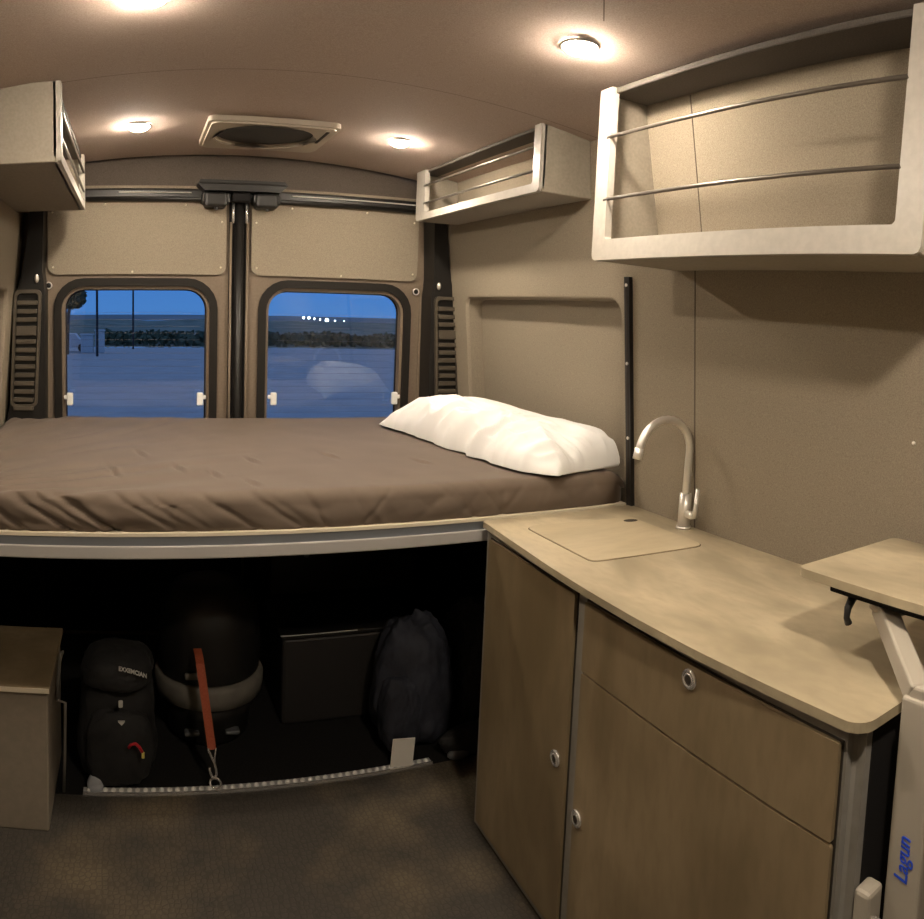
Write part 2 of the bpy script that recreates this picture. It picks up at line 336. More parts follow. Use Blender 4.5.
# rear doors
def door(name, mir):
    mx = (lambda x: 2 * XC - x) if mir else (lambda x: x)
    fn = lambda u, v, d: (mx(u), d, v)
    # inner skin with window hole: outer -0.50 .. 0.372
    outer = rrect(-0.50, 0.372, 0.0, 1.72, 0.01, 6); hole = rrect(-0.300, 0.325, 0.775, 1.408, (0.10, 0.10, 0.115, 0.115), 6)
    b = BM(); ring(b, outer, hole, 2.90, 2.95, fn); d = struct(name, b, M['brown'])
    b = BM(); prism(b, rrect(-0.495, 0.366, 0.02, 0.72, 0.01, 2), 2.888, 2.90, fn); link('under_bed_shade', b, M['matte_black'], d)  # black sheet added low on the door, stands in for under-bed shade
    # raised edge along the hinge side
    b = BM(); prism(b, rrect(-0.352, -0.338, 0.75, 1.41, 0.005, 2), 2.896, 2.905, fn); link('pressed_rib', b, M['brown'], d)
    seal = rrect(-0.270, 0.295, 0.80, 1.378, (0.075, 0.075, 0.09, 0.09), 6)
    b = BM(); ring(b, hole, seal, 2.888, 2.94, fn); link('rubber_seal', b, M['seal'], d)
    # beige padded panel
    b = BM(); prism(b, rrect(-0.320, 0.356, 1.422, 1.75, (0.035, 0.035, 0.01, 0.01), 5), 2.889, 2.90, fn); fp = link('fabric_panel', b, M['fabric'], d)
    for (u, v) in ((-0.30, 1.655), (0.0, 1.425 + 0.006), (0.338, 1.62), (0.335, 1.45), (-0.30, 1.45), (-0.10, 1.68), (0.20, 1.68)):
        bb = BM(); ball(bb, (mx(u), 2.888, v), 0.0042, n=6); link('screw', bb, M['ply'], fp, True)
    # round plug beside the window
    b = BM(); cyl(b, (mx(-0.318), 2.895, 1.382), (0, 1, 0), 0.013, 0.012, 18); pl = link('round_plug', b, M['black'], d, True)
    b = BM(); torus(b, (mx(-0.318), 2.889, 1.382), (0, 1, 0), 0.012, 0.0025); link('plug_ring', b, M['steel'], pl, True)
    return d, fn, mx
d1, fnl, mxl = door('door_1', False); d2, fnr, mxr = door('door_2', True)
def window(name, mir):
    mx = (lambda x: 2 * XC - x) if mir else (lambda x: x)
    fn = lambda u, v, d: (mx(u), d, v)
    inner = rrect(-0.258, 0.284, 0.812, 1.366, (0.06, 0.06, 0.075, 0.075), 6)
    seal = rrect(-0.272, 0.297, 0.798, 1.380, (0.077, 0.077, 0.092, 0.092), 6)
    b = BM(); ring(b, seal, inner, 2.900, 2.942, fn); wdw = struct(name, b, M['brown'])
    b = BM(); ring(b, inner, rrect(-0.254, 0.280, 0.816, 1.362, (0.058, 0.058, 0.073, 0.073), 6), 2.932, 2.942, fn); link('black_border', b, M['seal'], wdw)
    b = BM(); prism(b, inner, 2.942, 2.946, fn); link('glass', b, M['glass'], wdw)
    b = BM()
    for k in range(17):
        z = 0.86 + k * 0.026
        box(b, (mx(-0.235) if not mir else mx(0.262), 2.9400, z), (mx(0.262) if not mir else mx(-0.235), 2.9408, z + 0.0009))
    link('heater_lines', b, M['heater'], wdw)
    for u, sg in ((-0.250, 1), (0.270, -1)):
        b = BM(); box(b, (mx(u + sg * 0.010) - 0.012, 2.880, 0.922), (mx(u + sg * 0.010) + 0.012, 2.900, 0.972), 0.004); box(b, (mx(u + sg * 0.004) - 0.017, 2.882, 0.946), (mx(u + sg * 0.004) + 0.017, 2.896, 0.962), 0.004)
        link('latch_clip', b, M['stud'], wdw)
    return wdw
M['heater'] = mat('heater_wire', (0.10, 0.10, 0.11), 0.7)
window('window_1', False); window('window_2', True)
# centre post between the doors
b = BM(); box(b, (0.366, 2.893, 0.0), (0.442, 2.94, 1.74)); t3 = struct('trim_3', b, M['matte_black'])
b = BM(); tube(b, [(XC, 2.888, 0.0), (XC, 2.888, 1.72)], 0.017, 12); link('astragal', b, M['black'], t3, True)
for xx in (0.372, 0.436):
    b = BM(); tube(b, [(xx, 2.885, 0.0), (xx, 2.885, 1.62)], 0.005, 8); link('edge_bead', b, M['brown'], t3, True)
    b = BM(); tube(b, [(xx + (0.006 if xx < XC else -0.006), 2.872, 1.615), (xx + (0.006 if xx < XC else -0.006), 2.872, 1.69)], 0.0055, 8); link('chrome_rod', b, M['chrome'], t3, True)
# D pillars with louvred vents
def pillar(name, mir):
    mx = (lambda x: 2 * XC - x + 0.020) if mir else (lambda x: x + 0.004)
    fn = lambda u, v, d: (mx(u), d, v)
    b = BM()
    prism(b, [(1.150, 1.68), (1.158, 1.43), (1.150, 1.36), (1.165, 0.0), (1.42, 0.0), (1.36, 0.6), (1.272, 1.0), (1.252, 1.36), (1.232, 1.43), (1.205, 1.60), (1.200, 1.70)], 2.79, 2.90, fn)
    p = struct(name, b, M['black'])
    b = BM(); ring(b, rrect(1.160, 1.262, 0.93, 1.365, 0.02, 4), rrect(1.170, 1.252, 0.94, 1.352, 0.016, 4), 2.775, 2.80, lambda u, v, d: (mx(u + (1.36 - v) * 0.05), d, v)); fr = link('vent_frame', b, M['louvre'], p)
    b = BM()
    k = 0; z = 1.325
    while z > 0.93:
        hgt = 0.036 if k == 3 else 0.017
        box(b, (1.174, 2.774, z - hgt), (1.250, 2.79, z), 0.003, xf=lambda c: Vector((mx(c.x + (1.36 - c.z) * 0.05), c.y + (0.012 if False else 0), c.z)))
        z -= hgt + 0.014; k += 1
    link('louvres', b, M['louvre'], p)
    b = BM(); ball(b, (mx(1.178), 2.785, 1.405), 0.012, 0.7, 0.6, 1.3); link('buffer', b, M['steel'], p, True)
    return p
M['louvre'] = mat('louvre_plastic', (0.075, 0.062, 0.045), 0.5)
pillar('trim_4', False); pillar('trim_5', True)

# ================================================================== WALL TRACK (vertical black rail on right wall)
b = BM(); prism(b, [(1.618, 0.62), (1.640, 0.62), (1.640, 1.422), (1.618, 1.422)], -0.012, 0.002, lambda u, v, d: (wx(v, d), u, v))
tr = tag(link('wall_track', b, M['black']), 'black metal track running upright on the right wall beside the bed head', 'wall track')
for z in (1.40, 1.19, 0.985):
    b = BM(); cyl(b, (wx(z, -0.013), 1.629, z), (1, 0, 0), 0.0045, 0.003, 10); link('bolt_head', b, M['steel'], tr)
b = BM(); prism(b, [(1.626, 0.64), (1.632, 0.64), (1.632, 1.41), (1.626, 1.41)], -0.0128, -0.011, lambda u, v, d: (wx(v, d), u, v)); link('track_slot', b, M['edge_dark'], tr)

# ================================================================== LIGHTS
lights = [(0.017, 2.345, 'round ceiling light near the left shelf, left of the roof vent'), (0.835, 2.332, 'round ceiling light between the roof vent and the small right shelf'),
          (0.833, 1.305, 'large bright round ceiling light beside the big wall shelf'), (0.030, 1.390, 'round ceiling light cut off by the top edge of the photo'),
          (0.50, 0.15, 'larger round ceiling light overhead near the swivel table, out of the photo')]
for (x, y, lab) in lights:
    z = ceil_z(x)
    t = thing('ceiling_light', (x, y, z), lab, 'ceiling light', 'round puck lights in the ceiling')
    k_ = 1.45 if x == 0.50 else 1.0          # the lamp over the table is a larger one
    b = BM(); torus(b, (x, y, z - 0.002), (0, 0, 1), 0.037 * k_, 0.0035, 32); link('trim_ring', b, M['paint'], t, True)
    b = BM(); ball(b, (x, y, z - 0.001), 0.033 * k_, 1, 1, 0.55, 10); link('lens', b, M['lens'], t, True)

# ================================================================== ROOF VENT
vz = 1.853
rv = thing('roof_vent', (0.43, 2.41, vz), 'square beige roof vent with a round dark screened opening near the rear doors', 'roof vent')
b = BM()
def circ(cx, cy, r, n=40, s=-PI * 0.75): return [(cx + r * math.cos(s + 2 * PI * k / n), cy + r * math.sin(s + 2 * PI * k / n)) for k in range(n)]
sq = rrect(0.222, 0.622, 2.245, 2.620, 0.03, 9)      # 40 points
inn = circ(0.415, 2.425, 0.155)
ring(b, sq, inn, vz - 0.014, vz + 0.001, XY); link('frame', b, M['vent'], rv)
b = BM(); ring(b, rrect(0.232, 0.612, 2.255, 2.610, 0.03, 9), circ(0.415, 2.425, 0.163), vz - 0.019, vz - 0.013, XY); link('raised_bezel', b, M['vent'], rv)
b = BM(); cyl(b, (0.415, 2.425, vz - 0.004), (0, 0, 1), 0.157, 0.004, 40); link('insect_screen', b, M['mesh'], rv)
b = BM(); box(b, (0.583, 2.29, vz - 0.0205), (0.593, 2.45, vz - 0.018), 0.001); link('slide_slot', b, M['edge_dark'], rv)

# ================================================================== OVERHEAD SHELVES
def shelf(name_lab, x_front, y0, y1, z0, z1, postw, railh, rods, right=True, back=None, grp=None):
    s = 1 if right else -1
    def bk(z): return wx(z) if right else lx(z)
    t = thing('wall_shelf', (x_front, (y0 + y1) / 2, z0), name_lab, 'wall shelf', grp)
    T = 0.018
    def slab(ya, yb, za, zb, xa=None):
        bb = BM(); xa_ = x_front if xa is None else xa
        pts = [(xa_, za), (bk(za) - s * 0.001, za), (bk(zb) - s * 0.001, zb), (xa_, zb)]
        prism(bb, pts, ya, yb, lambda u, v, d: (u, d, v)); bmesh.ops.bevel(bb, geom=bb.edges[:], offset=0.002, segments=1, affect='EDGES'); return bb
    xi = x_front + s * 0.004
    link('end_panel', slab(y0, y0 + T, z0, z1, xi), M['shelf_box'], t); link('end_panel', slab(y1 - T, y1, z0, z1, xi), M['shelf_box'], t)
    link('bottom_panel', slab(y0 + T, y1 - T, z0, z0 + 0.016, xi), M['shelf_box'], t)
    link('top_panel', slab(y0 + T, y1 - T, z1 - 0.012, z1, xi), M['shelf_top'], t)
    # face frame: two posts and the bottom rail
    b = BM(); ya_, yb_ = y0 + postw[0], y1 - postw[1]; zi = z0 + railh
    lp = [(y0, z1), (y0, z0 + 0.012), (y0 + 0.004, z0 + 0.004), (y0 + 0.012, z0), (y1 - 0.012, z0), (y1 - 0.004, z0 + 0.004), (y1, z0 + 0.012), (y1, z1), (yb_, z1), (yb_, zi + 0.006), (yb_ - 0.006, zi), (ya_ + 0.006, zi), (ya_, zi + 0.006), (ya_, z1)]
    prism(b, lp, x_front - s * 0.006, x_front + s * 0.012, lambda u, v, d: (d, u, v))
    bmesh.ops.bevel(b, geom=[e for e in b.edges if e.calc_face_angle(0) > 1.2], offset=0.003, segments=2, affect='EDGES')
    link('face_frame', b, M['paint'], t)
    if back:
        b = BM(); prism(b, [(back[0], z0 + 0.016), (back[1], z1 - 0.012), (back[1] + 0.006, z1 - 0.012), (back[0] + 0.006, z0 + 0.016)], y0 + T, y1 - T, lambda u, v, d: (u, d, v)); bp2 = link('back_panel', b, M['fabric'], t)
        b = BM(); prism(b, [(back[0] - 0.001, z0 + 0.018), (back[1] - 0.001, z1 - 0.014), (back[1] + 0.001, z1 - 0.014), (back[0] + 0.001, z0 + 0.018)], 1.268, 1.2705, lambda u, v, d: (u, d, v)); link('panel_seam', b, M['seam'], bp2)
    for z in rods:
        b = BM(); xr = x_front - s * 0.004
        ya, yb = y0 + postw[0] - 0.010, y1 - postw[1] + 0.022
        tube(b, [(xr + s * 0.016, ya, z - 0.022), (xr + s * 0.004, ya + 0.004, z - 0.006), (xr, ya + 0.012, z), (xr, yb - 0.012, z), (xr + s * 0.004, yb - 0.004, z - 0.006), (xr + s * 0.016, yb, z - 0.022)], 0.0042, 8)
        link('guard_rod', b, M['rod'], t, True)
    return t
M['rod'] = mat('dark_steel_rod', (0.16, 0.14, 0.12), 0.35, metal=0.7)
shelf('large open pale grey wall shelf with two guard rods above the kitchen counter', 0.988, 0.594, 1.440, 1.436, 1.812, (0.050, 0.046), 0.045, (1.705, 1.570), back=(1.172, 1.098))
shelf('small open pale grey wall shelf with two guard rods, above the white pillow', 1.050, 1.803, 2.712, 1.640, 1.822, (0.036, 0.085), 0.024, (1.762, 1.698), grp=None)
shelf('small pale grey wall shelf hung above the left side of the bed', -0.172, 1.811, 2.715, 1.638, 1.822, (0.036, 0.045), 0.024, (1.762, 1.698), right=False)

# ================================================================== BED
bp_ = thing('bed_platform', (XC, 1.65, 0.745), 'raised bed platform with a pale grey front rail spanning the van', 'bed platform')
RY = 1.642
b = BM(); box(b, (-0.465, RY, 0.738), (1.285, RY + 0.035, 0.768), 0.003); link('lower_rail', b, M['rail_pale'], bp_)
b = BM(); box(b, (-0.465, RY + 0.004, 0.766), (1.285, RY + 0.035, 0.791), 0.001); link('groove_band', b, M['rail_band'], bp_)
b = BM(); box(b, (-0.465, RY - 0.002, 0.790), (1.285, 2.80, 0.799), 0.001); link('platform_board', b, M['ply'], bp_)
b = BM(); box(b, (-0.47, RY - 0.030, 0.742), (-0.335, RY - 0.004, 0.752), 0.004); link('corner_bracket', b, M['steel'], bp_)
for y in (2.0, 2.4, 2.75):
    b = BM(); box(b, (-0.46, y, 0.75), (1.28, y + 0.04, 0.79)); link('cross_bar', b, M['matte_black'], bp_)
# mattress with fitted sheet: swept profile with folds
def mattress():
    b = BM(); x0, x1 = -0.470, 1.284; nx = 300
    zt = 0.887; zb = 0.800; yf = 1.650; yb_ = 2.80
    prof = []
    for k in range(14): prof.append((yf - 0.004 * math.sin(PI * k / 13), zb + (zt - 0.030 - zb) * k / 13, 0))
    for k in range(1, 9):
        a = PI / 2 * k / 8; prof.append((yf + 0.035 * (1 - math.cos(a)), zt - 0.030 + 0.030 * math.sin(a), 1))
    for k in range(1, 110): prof.append((yf + 0.035 + (yb_ - yf - 0.06) * k / 109, zt, 2))
    for k in range(1, 6):
        a = PI / 2 * k / 5; prof.append((yb_ - 0.025 + 0.025 * math.sin(a), zt - 0.025 * (1 - math.cos(a)), 3))
    prof.append((yb_, zb, 3))
    V = []
    rnd = random.Random(5)
    creases = [(rnd.uniform(-0.45, 1.2), rnd.uniform(-1, 1) * 0.5, rnd.uniform(0.006, 0.013), rnd.uniform(0.3, 1)) for _ in range(34)]
    marks = [(0.115, 1.90, 0.035, 2.2), (0.20, 1.84, 0.03, 2.0), (0.55, 2.05, 0.035, 2.4), (0.78, 1.92, 0.025, 2.4), (0.32, 2.0, 0.03, 1.6), (0.02, 2.1, 0.04, 1.5), (-0.05, 1.88, 0.05, 1.3), (0.28, 1.74, 0.03, 2.0)]
    for i in range(nx + 1):
        x = x0 + (x1 - x0) * i / nx; row = []
        for (y, z, seg) in prof:
            edge = min(1, (x - x0) / 0.04, (x1 - x) / 0.04); rnd_drop = (1 - max(0, edge)) ** 2 * 0.02
            h = (z - zb) / (zt - zb)
            # folds running down the front, leaning
            f = 0
            if seg <= 1 or y < 1.80:
                u = x + (h - 0.5) * 0.10 * (1.0 if x < 0.35 else 1.0 - min(1.6, (x - 0.35) * 3.0))
                f = abs(noise.noise(Vector((u * 8.0, h * 1.4, 1.7)))) * 1.0 + 0.3 * abs(noise.noise(Vector((u * 19.0, h * 2.0, 7.1))))
                for (cx_, sl, wd, am) in creases:
                    dd = (x - cx_ + (0.10 + abs(sl) * 0.12) * (h - 0.5) * (1 if cx_ < 0.4 else sl * 1.5)) / wd
                    if abs(dd) < 3: f -= am * 0.75 * math.exp(-dd * dd)
                fade = 1 if seg <= 1 else max(0, 1 - (y - yf - 0.03) / 0.12)
                f *= 0.0075 * fade * (1.5 if x < 0.1 else 1.0 if x < 0.45 else 0.65)
            g = 0
            if seg >= 1:
                left = max(0.0, min(1.0, (0.45 - x) / 0.8))
                # long soft wrinkles fanning from the front-left corner and the window side
                ang = math.atan2(y - 1.45, x + 0.9)
                rr = math.hypot(x + 0.9, y - 1.45)
                g += left * 0.0085 * (abs(noise.noise(Vector((ang * 14, rr * 1.5, 2)))) * 2 - 0.4)
                g += 0.006 * noise.noise(Vector((x * 2.3, y * 2.6, 0.3)))
                g += 0.0022 * noise.noise(Vector((x * 9 + y * 3, y * 5, 4.3)))
                for (mx_, my_, ln, sl) in marks:
                    du = (x - mx_) + (y - my_) * 0.22; dv = (y - my_)
                    g -= 0.006 * math.exp(-(du / 0.006) ** 2) * math.exp(-(dv / (ln * 1.3)) ** 2)
                    g += 0.004 * math.exp(-((du - 0.012) / 0.008) ** 2) * math.exp(-(dv / ln) ** 2)
            zz = z + g - rnd_drop
            # the sheet bunches a little at the left end
            if seg >= 1: zz += 0.010 * max(0, 1 - abs(x + 0.16) / 0.20) * max(0, 1 - abs(y - 2.74) / 0.16)
            row.append(b.verts.new((x, y - f + (rnd_drop if seg == 0 else 0), max(zz, zb))))
        V.append(row)
    n = len(prof)
    for i in range(nx):
        for k in range(n - 1): b.faces.new((V[i][k], V[i + 1][k], V[i + 1][k + 1], V[i][k + 1]))
        b.faces.new((V[i][n - 1], V[i + 1][n - 1], V[i + 1][0], V[i][0]))
    b.faces.new(V[0]); b.faces.new(V[-1][::-1])
    return b
tag(link('mattress', mattress(), M['sheet'], smooth=True), 'wide mattress under a wrinkled dark brown fitted sheet beneath the rear windows', 'mattress')
# pillow
def pillow():
    """crumpled case: centre line follows the right wall, thick middle, flat wavy rim"""
    b = BM(); nu, nv = 220, 110
    A, B_ = Vector((1.020, 2.585, 0)), Vector((1.172, 1.650, 0))          # far and near ends of the centre line
    ax_ = (B_ - A).normalized(); sd = Vector((ax_.y, -ax_.x, 0))             # sd points to the aisle
    if sd.x > 0: sd = -sd
    mid = (A + B_) / 2; Lh = (B_ - A).length / 2; z0 = 0.8925
    top, bot = [], []
    for i in range(nu + 1):
        u = -1 + 2 * i / nu; rt, rb = [], []
        W_ = 0.165 + 0.015 * math.sin(u * 2.2) + 0.012 * noise.noise(Vector((u * 3.2, 0, 1)))
        T_ = 0.125 + 0.020 * math.exp(-((u + 0.35) / 0.45) ** 2) - 0.006 * max(0, u)
        for j in range(nv + 1):
            v = -1 + 2 * j / nv                                            # +1 = aisle side
            e = max(0, 1 - abs(u) ** (5 if u < 0 else 9)) ** 0.5 * max(0, 1 - abs(v) ** 2.6) ** 0.5
            su = 1 - 0.05 * (1 - v * v) * abs(u) ** 8
            wf = 1 - 0.30 * max(0, (u - 0.72) / 0.28) ** 2 if v > 0 else 1
            p = mid + ax_ * (u * Lh * su) + sd * (v * W_ * wf)
            p += sd * 0.010 * noise.noise(Vector((u * 7, 2, 3))) * abs(v)
            # gathers: sharp folds fanning out from the aisle edge, and diagonal ones from the ends
            wp = 0.35 * noise.noise(Vector((u * 2.0, v * 1.3, 7.7)))
            k1 = 1 - abs(noise.noise(Vector((u * 5.2 + v * 1.9 + wp * 2, v * 1.5 - u * 1.2, 5.5)))) * 2.2
            k2 = 1 - abs(noise.noise(Vector((u * 9.0 + v * 4.5 + wp * 5, v * 3.0 - u * 1.5, 9.5)))) * 2
            k3 = 1 - abs(noise.noise(Vector((u * 2.6 - v * 1.4, v * 1.5, 2.5)))) * 2
            zone = math.exp(-((u - 0.15) / 0.50) ** 2)
            edge = max(0, min(1, 0.30 + 0.9 * v)) * (0.25 + 0.75 * zone)
            wr = (0.032 * k1 + 0.024 * k2) * edge + 0.014 * k3 * (0.3 + 0.5 * abs(u)) + 0.009 * k2 * max(0, u - 0.6) / 0.4
            rise = 0.030 * max(0, -v) ** 1.5
            h = T_ * e
            z = h + (wr - 0.020) * min(1, e * 1.6) + rise; p = p + sd * (0.016 * k1 * max(0, v) ** 2 * edge)
            q = Vector((p.x, p.y, z0 + max(0.002, z)))
            zb_ = -0.003 * min(1, e * 4) + rise * 0.3 + 0.004 * (1 - min(1, e * 3)) * (1 + noise.noise(Vector((u * 14, v * 6, 1))))
            r = Vector((p.x, p.y, z0 + min(zb_, max(0.002, z) - 0.001)))
            # the underside tucks in below the bulging edge
            r += -sd * v * 0.010 * min(1, e * 2) 
            for t_ in (q, r): t_.x = min(t_.x, wx(t_.z) - 0.004)
            rt.append(b.verts.new(q)); rb.append(b.verts.new(r))
        top.append(rt); bot.append(rb)
    for i in range(nu):
        for j in range(nv):
            b.faces.new((top[i][j], top[i + 1][j], top[i + 1][j + 1], top[i][j + 1])); b.faces.new((bot[i][j], bot[i][j + 1], bot[i + 1][j + 1], bot[i + 1][j]))
    for i in range(nu):
        for j in (0, nv): b.faces.new((top[i][j], bot[i][j], bot[i + 1][j], top[i + 1][j]))
    for j in range(nv):
        for i in (0, nu): b.faces.new((top[i][j], top[i][j + 1], bot[i][j + 1], bot[i][j]))
    return b
tag(link('pillow', pillow(), M['pillow'], smooth=True), 'long crumpled white pillow lying on the bed against the right wall', 'pillow')

# ================================================================== KITCHEN CABINET
def fx(y): return 0.826 + 0.016 * (y - 0.54) / 1.08
cab = thing('kitchen_cabinet', (0.83, 1.08, 0), 'kitchen cabinet with two brown wooden doors and a drawer in a grey frame', 'cabinet')
CF = lambda u, v, d: (fx(u) + d, u, v)
b = BM(); prism(b, [(0.528, 0.012), (1.618, 0.012), (1.618, 0.7775), (0.528, 0.7775)], 0.002, 0.40, lambda u, v, d: (fx(u) + d if d < 0.1 else wx(v, -0.002), u, v))
bmesh.ops.bevel(b, geom=[e for e in b.edges if abs(e.verts[0].co.z - e.verts[1].co.z) > 0.3 and e.verts[0].co.y < 0.6 and e.verts[0].co.x < 0.9], offset=0.018, segments=5, affect='EDGES')
link('carcass', b, M['paint_dark'], cab)
b = BM(); prism(b, [(0.860, 0.012), (1.28, 0.012), (1.28, 0.772), (0.860, 0.772)], 0.5268, 0.530, XZ); link('end_panel', b, M['matte_black'], cab)  # black sheet over the carcass end, its unlit look put into the colour
b = BM(); prism(b, [(0.56, 0.0), (1.60, 0.0), (1.60, 0.013), (0.56, 0.013)], 0.006, 0.38, CF); link('plinth', b, M['edge_dark'], cab)
def front(name, ya, yb, za, zb):
    g = BM(); prism(g, [(ya - .0025, za - .0025), (yb + .0025, za - .0025), (yb + .0025, zb + .0025), (ya - .0025, zb + .0025)], -0.0008, 0.004, CF); link('shadow_gap', g, M['edge_dark'], cab)
    b = BM(); prism(b, rrect(ya, yb, za, zb, 0.004, 2), -0.0075, 0.001, CF)
    bmesh.ops.bevel(b, geom=[e for e in b.edges if e.calc_face_angle(0) > 1.2], offset=0.0012, segments=1, affect='EDGES')
    return link(name, b, M['wood_door'], cab)
D1 = front('door', 1.203, 1.592, 0.036, 0.759)
DR = front('drawer', 0.554, 1.166, 0.617, 0.757)
D2 = front('door', 0.554, 1.166, 0.036, 0.6125)
def knob(par, y, z):
    c = Vector((fx(y) - 0.0085, y, z)); b = BM(); torus(b, c, (1, 0, 0), 0.0135, 0.004, 24); torus(b, c + Vector((-0.002, 0, 0)), (1, 0, 0), 0.0085, 0.002, 20)
    k = link('push_latch', b, M['chrome'], par, True)
    b = BM(); cyl(b, c + Vector((-0.001, 0, 0)), (1, 0, 0), 0.0075, 0.006, 16); link('latch_button', b, M['edge_dark'], par)
knob(DR, 0.855, 0.733); knob(D1, 1.240, 0.397); knob(D2, 1.150, 0.321)
# countertop
top_loop = [(0.822, 0.530)]
for k in range(1, 7):
    a = PI + PI / 2 * k / 6; top_loop.append((0.814 + 0.032 + 0.032 * math.cos(a), 0.517 + 0.032 + 0.032 * math.sin(a)))
top_loop = top_loop[1:]
top_loop = [(0.832, 1.622), (0.822, 1.45), (0.811, 1.28), (0.8055, 1.13), (0.804, 0.99), (0.806, 0.85), (0.811, 0.70), (0.814, 0.60), (0.8145, 0.552)] + top_loop + [(1.10, 0.516), (1.296, 0.516), (1.296, 1.632), (0.845, 1.634)]
b = BM(); prism(b, top_loop, 0.780, 0.795, XY)
bmesh.ops.bevel(b, geom=[e for e in b.edges if e.calc_face_angle(0) > 1.2 and abs(e.verts[0].co.z - e.verts[1].co.z) < 0.001], offset=0.003, segments=2, affect='EDGES')
ct = tag(link('countertop', b, M['wood_top']), 'stained pale wood countertop with rounded front corner on the kitchen cabinet', 'countertop')
b = BM(); prism(b, [(1.0, 0.56), (1.288, 0.56), (1.288, 1.60), (0.846, 1.60), (0.833, 0.545)], 0.7775, 0.780, XY); link('underlay', b, M['edge_dark'], ct)
# sink lid
lid_loop = rrect(0.908, 1.212, 1.262, 1.546, (0.018, 0.03, 0.018, 0.03), 5)
def sk(u, v, d): return (u + (v - 1.262) * -0.010, v - (u - 0.908) * 0.075, d)
b = BM(); ring(b, [( (u - 1.06) * 1.012 + 1.06, (v - 1.404) * 1.012 + 1.404) for u, v in lid_loop], lid_loop, 0.7945, 0.7953, sk); gap = link('lid_gap', b, M['seam'], ct)
b = BM(); prism(b, lid_loop, 0.7951, 0.7972, sk)
ld = tag(link('sink_lid', b, M['wood_lid']), 'flush rectangular wooden lid covering the sink in the countertop', 'sink lid')
b = BM(); prism(b, [(1.188 + 0.020 * math.cos(a), 1.512 + 0.011 * math.sin(a)) for a in [2 * PI * k / 24 for k in range(24)]], 0.7970, 0.7976, sk); link('finger_hole', b, M['edge_dark'], ld)
# faucet
fc = thing('faucet', (1.270, 1.38, 0.795), 'brushed steel gooseneck faucet with side lever standing behind the sink lid', 'faucet')
b = BM(); cyl(b, (1.268, 1.38, 0.798), (0, 0, 1), 0.019, 0.006, 28); link('base_ring', b, M['steel'], fc, True)
b = BM(); cyl(b, (1.268, 1.38, 0.842), (0, 0, 1), 0.0155, 0.084, 28); link('body', b, M['steel'], fc, True)
pts = [(1.268, 1.38, 0.875), (1.269, 1.38, 0.92), (1.270, 1.38, 0.96)]; R_ = 0.081
for k in range(0, 17):
    a = PI * k / 16 * 0.97; pts.append((1.190 + R_ * math.cos(a), 1.38, 0.992 + R_ * math.sin(a)))
b = BM(); tube(b, pts, 0.0095, 16); link('gooseneck', b, M['steel'], fc, True)
b = BM(); tube(b, [(1.1095, 1.38, 1.007), (1.107, 1.38, 0.994), (1.104, 1.38, 0.981)], [0.0108, 0.0108, 0.0108], 16); link('spout_tip', b, M['steel'], fc, True)
b = BM(); tube(b, [(1.268, 1.380, 0.835), (1.264, 1.350, 0.835), (1.262, 1.342, 0.838)], 0.010, 14); tube(b, [(1.262, 1.338, 0.832), (1.262, 1.335, 0.852), (1.264, 1.333, 0.905)], [0.008, 0.006, 0.005], 10); link('lever', b, M['steel'], fc, True)

# ================================================================== SWIVEL TABLE
tb = thing('swivel_table', (0.905, 0.48, 0.80), 'small stained wood swivel table on a white post fixed to the cabinet end', 'table')
b = BM(); prism(b, rrect(0.936, 1.226, 0.10, 0.744, 0.016, 5), 0.916, 0.930, XY)
bmesh.ops.bevel(b, geom=[e for e in b.edges if e.calc_face_angle(0) > 1.2 and abs(e.verts[0].co.z - e.verts[1].co.z) < 0.001], offset=0.003, segments=2, affect='EDGES')
link('table_top', b, M['wood_top'], tb)
b = BM(); box(b, (0.955, 0.50, 0.900), (1.075, 0.69, 0.916), 0.003); link('mount_plate', b, M['matte_black'], tb)
b = BM(); cyl(b, (1.0, 0.60, 0.894), (0, 0, 1), 0.035, 0.014, 24); link('swivel_disc', b, M['table_white'], tb, True)
b = BM()
d = Vector((0.990, 0.612, 0.893)) - Vector((0.896, 0.482, 0.822)); mid = (Vector((0.990, 0.612, 0.893)) + Vector((0.896, 0.482, 0.822))) / 2
q = d.to_track_quat('Y', 'Z').to_matrix()
box(b, (-0.015, -d.length / 2, -0.018), (0.015, d.length / 2, 0.018), 0.004, xf=lambda c: q @ c + mid); link('arm', b, M['table_white'], tb)
b = BM(); tube(b, [(0.975, 0.652, 0.900), (0.962, 0.650, 0.897), (0.950, 0.648, 0.886), (0.947, 0.647, 0.872), (0.952, 0.646, 0.862)], [0.006, 0.007, 0.006, 0.005, 0.006], 10); link('clamp_lever', b, M['black'], tb, True)
b = BM(); box(b, (0.879, 0.445, 0.20), (0.930, 0.499, 0.822), 0.004, 2); post = link('post', b, M['table_white'], tb)
b = BM(); box(b, (0.884, 0.452, 0.815), (0.915, 0.492, 0.838), 0.004); link('post_head', b, M['table_white'], tb)
tx = text_bm('Lagun', 0.030, 0.0005, 0.22, 0.0002)
for v in tx.verts: v.co = Vector((0.8783 - v.co.z, 0.4735 + v.co.y, 0.600 + v.co.x * 0.93))
link('lettering', tx, M['blue'], post)
b = BM(); box(b, (0.842, 0.500, 0.30), (0.879, 0.526, 0.556), 0.006); br = link('wall_bracket', b, M['table_white'], tb)
b = BM(); cyl(b, (0.858, 0.496, 0.512), (0, 1, 0), 0.007, 0.012, 14); link('bolt', b, M['chrome'], br, True)

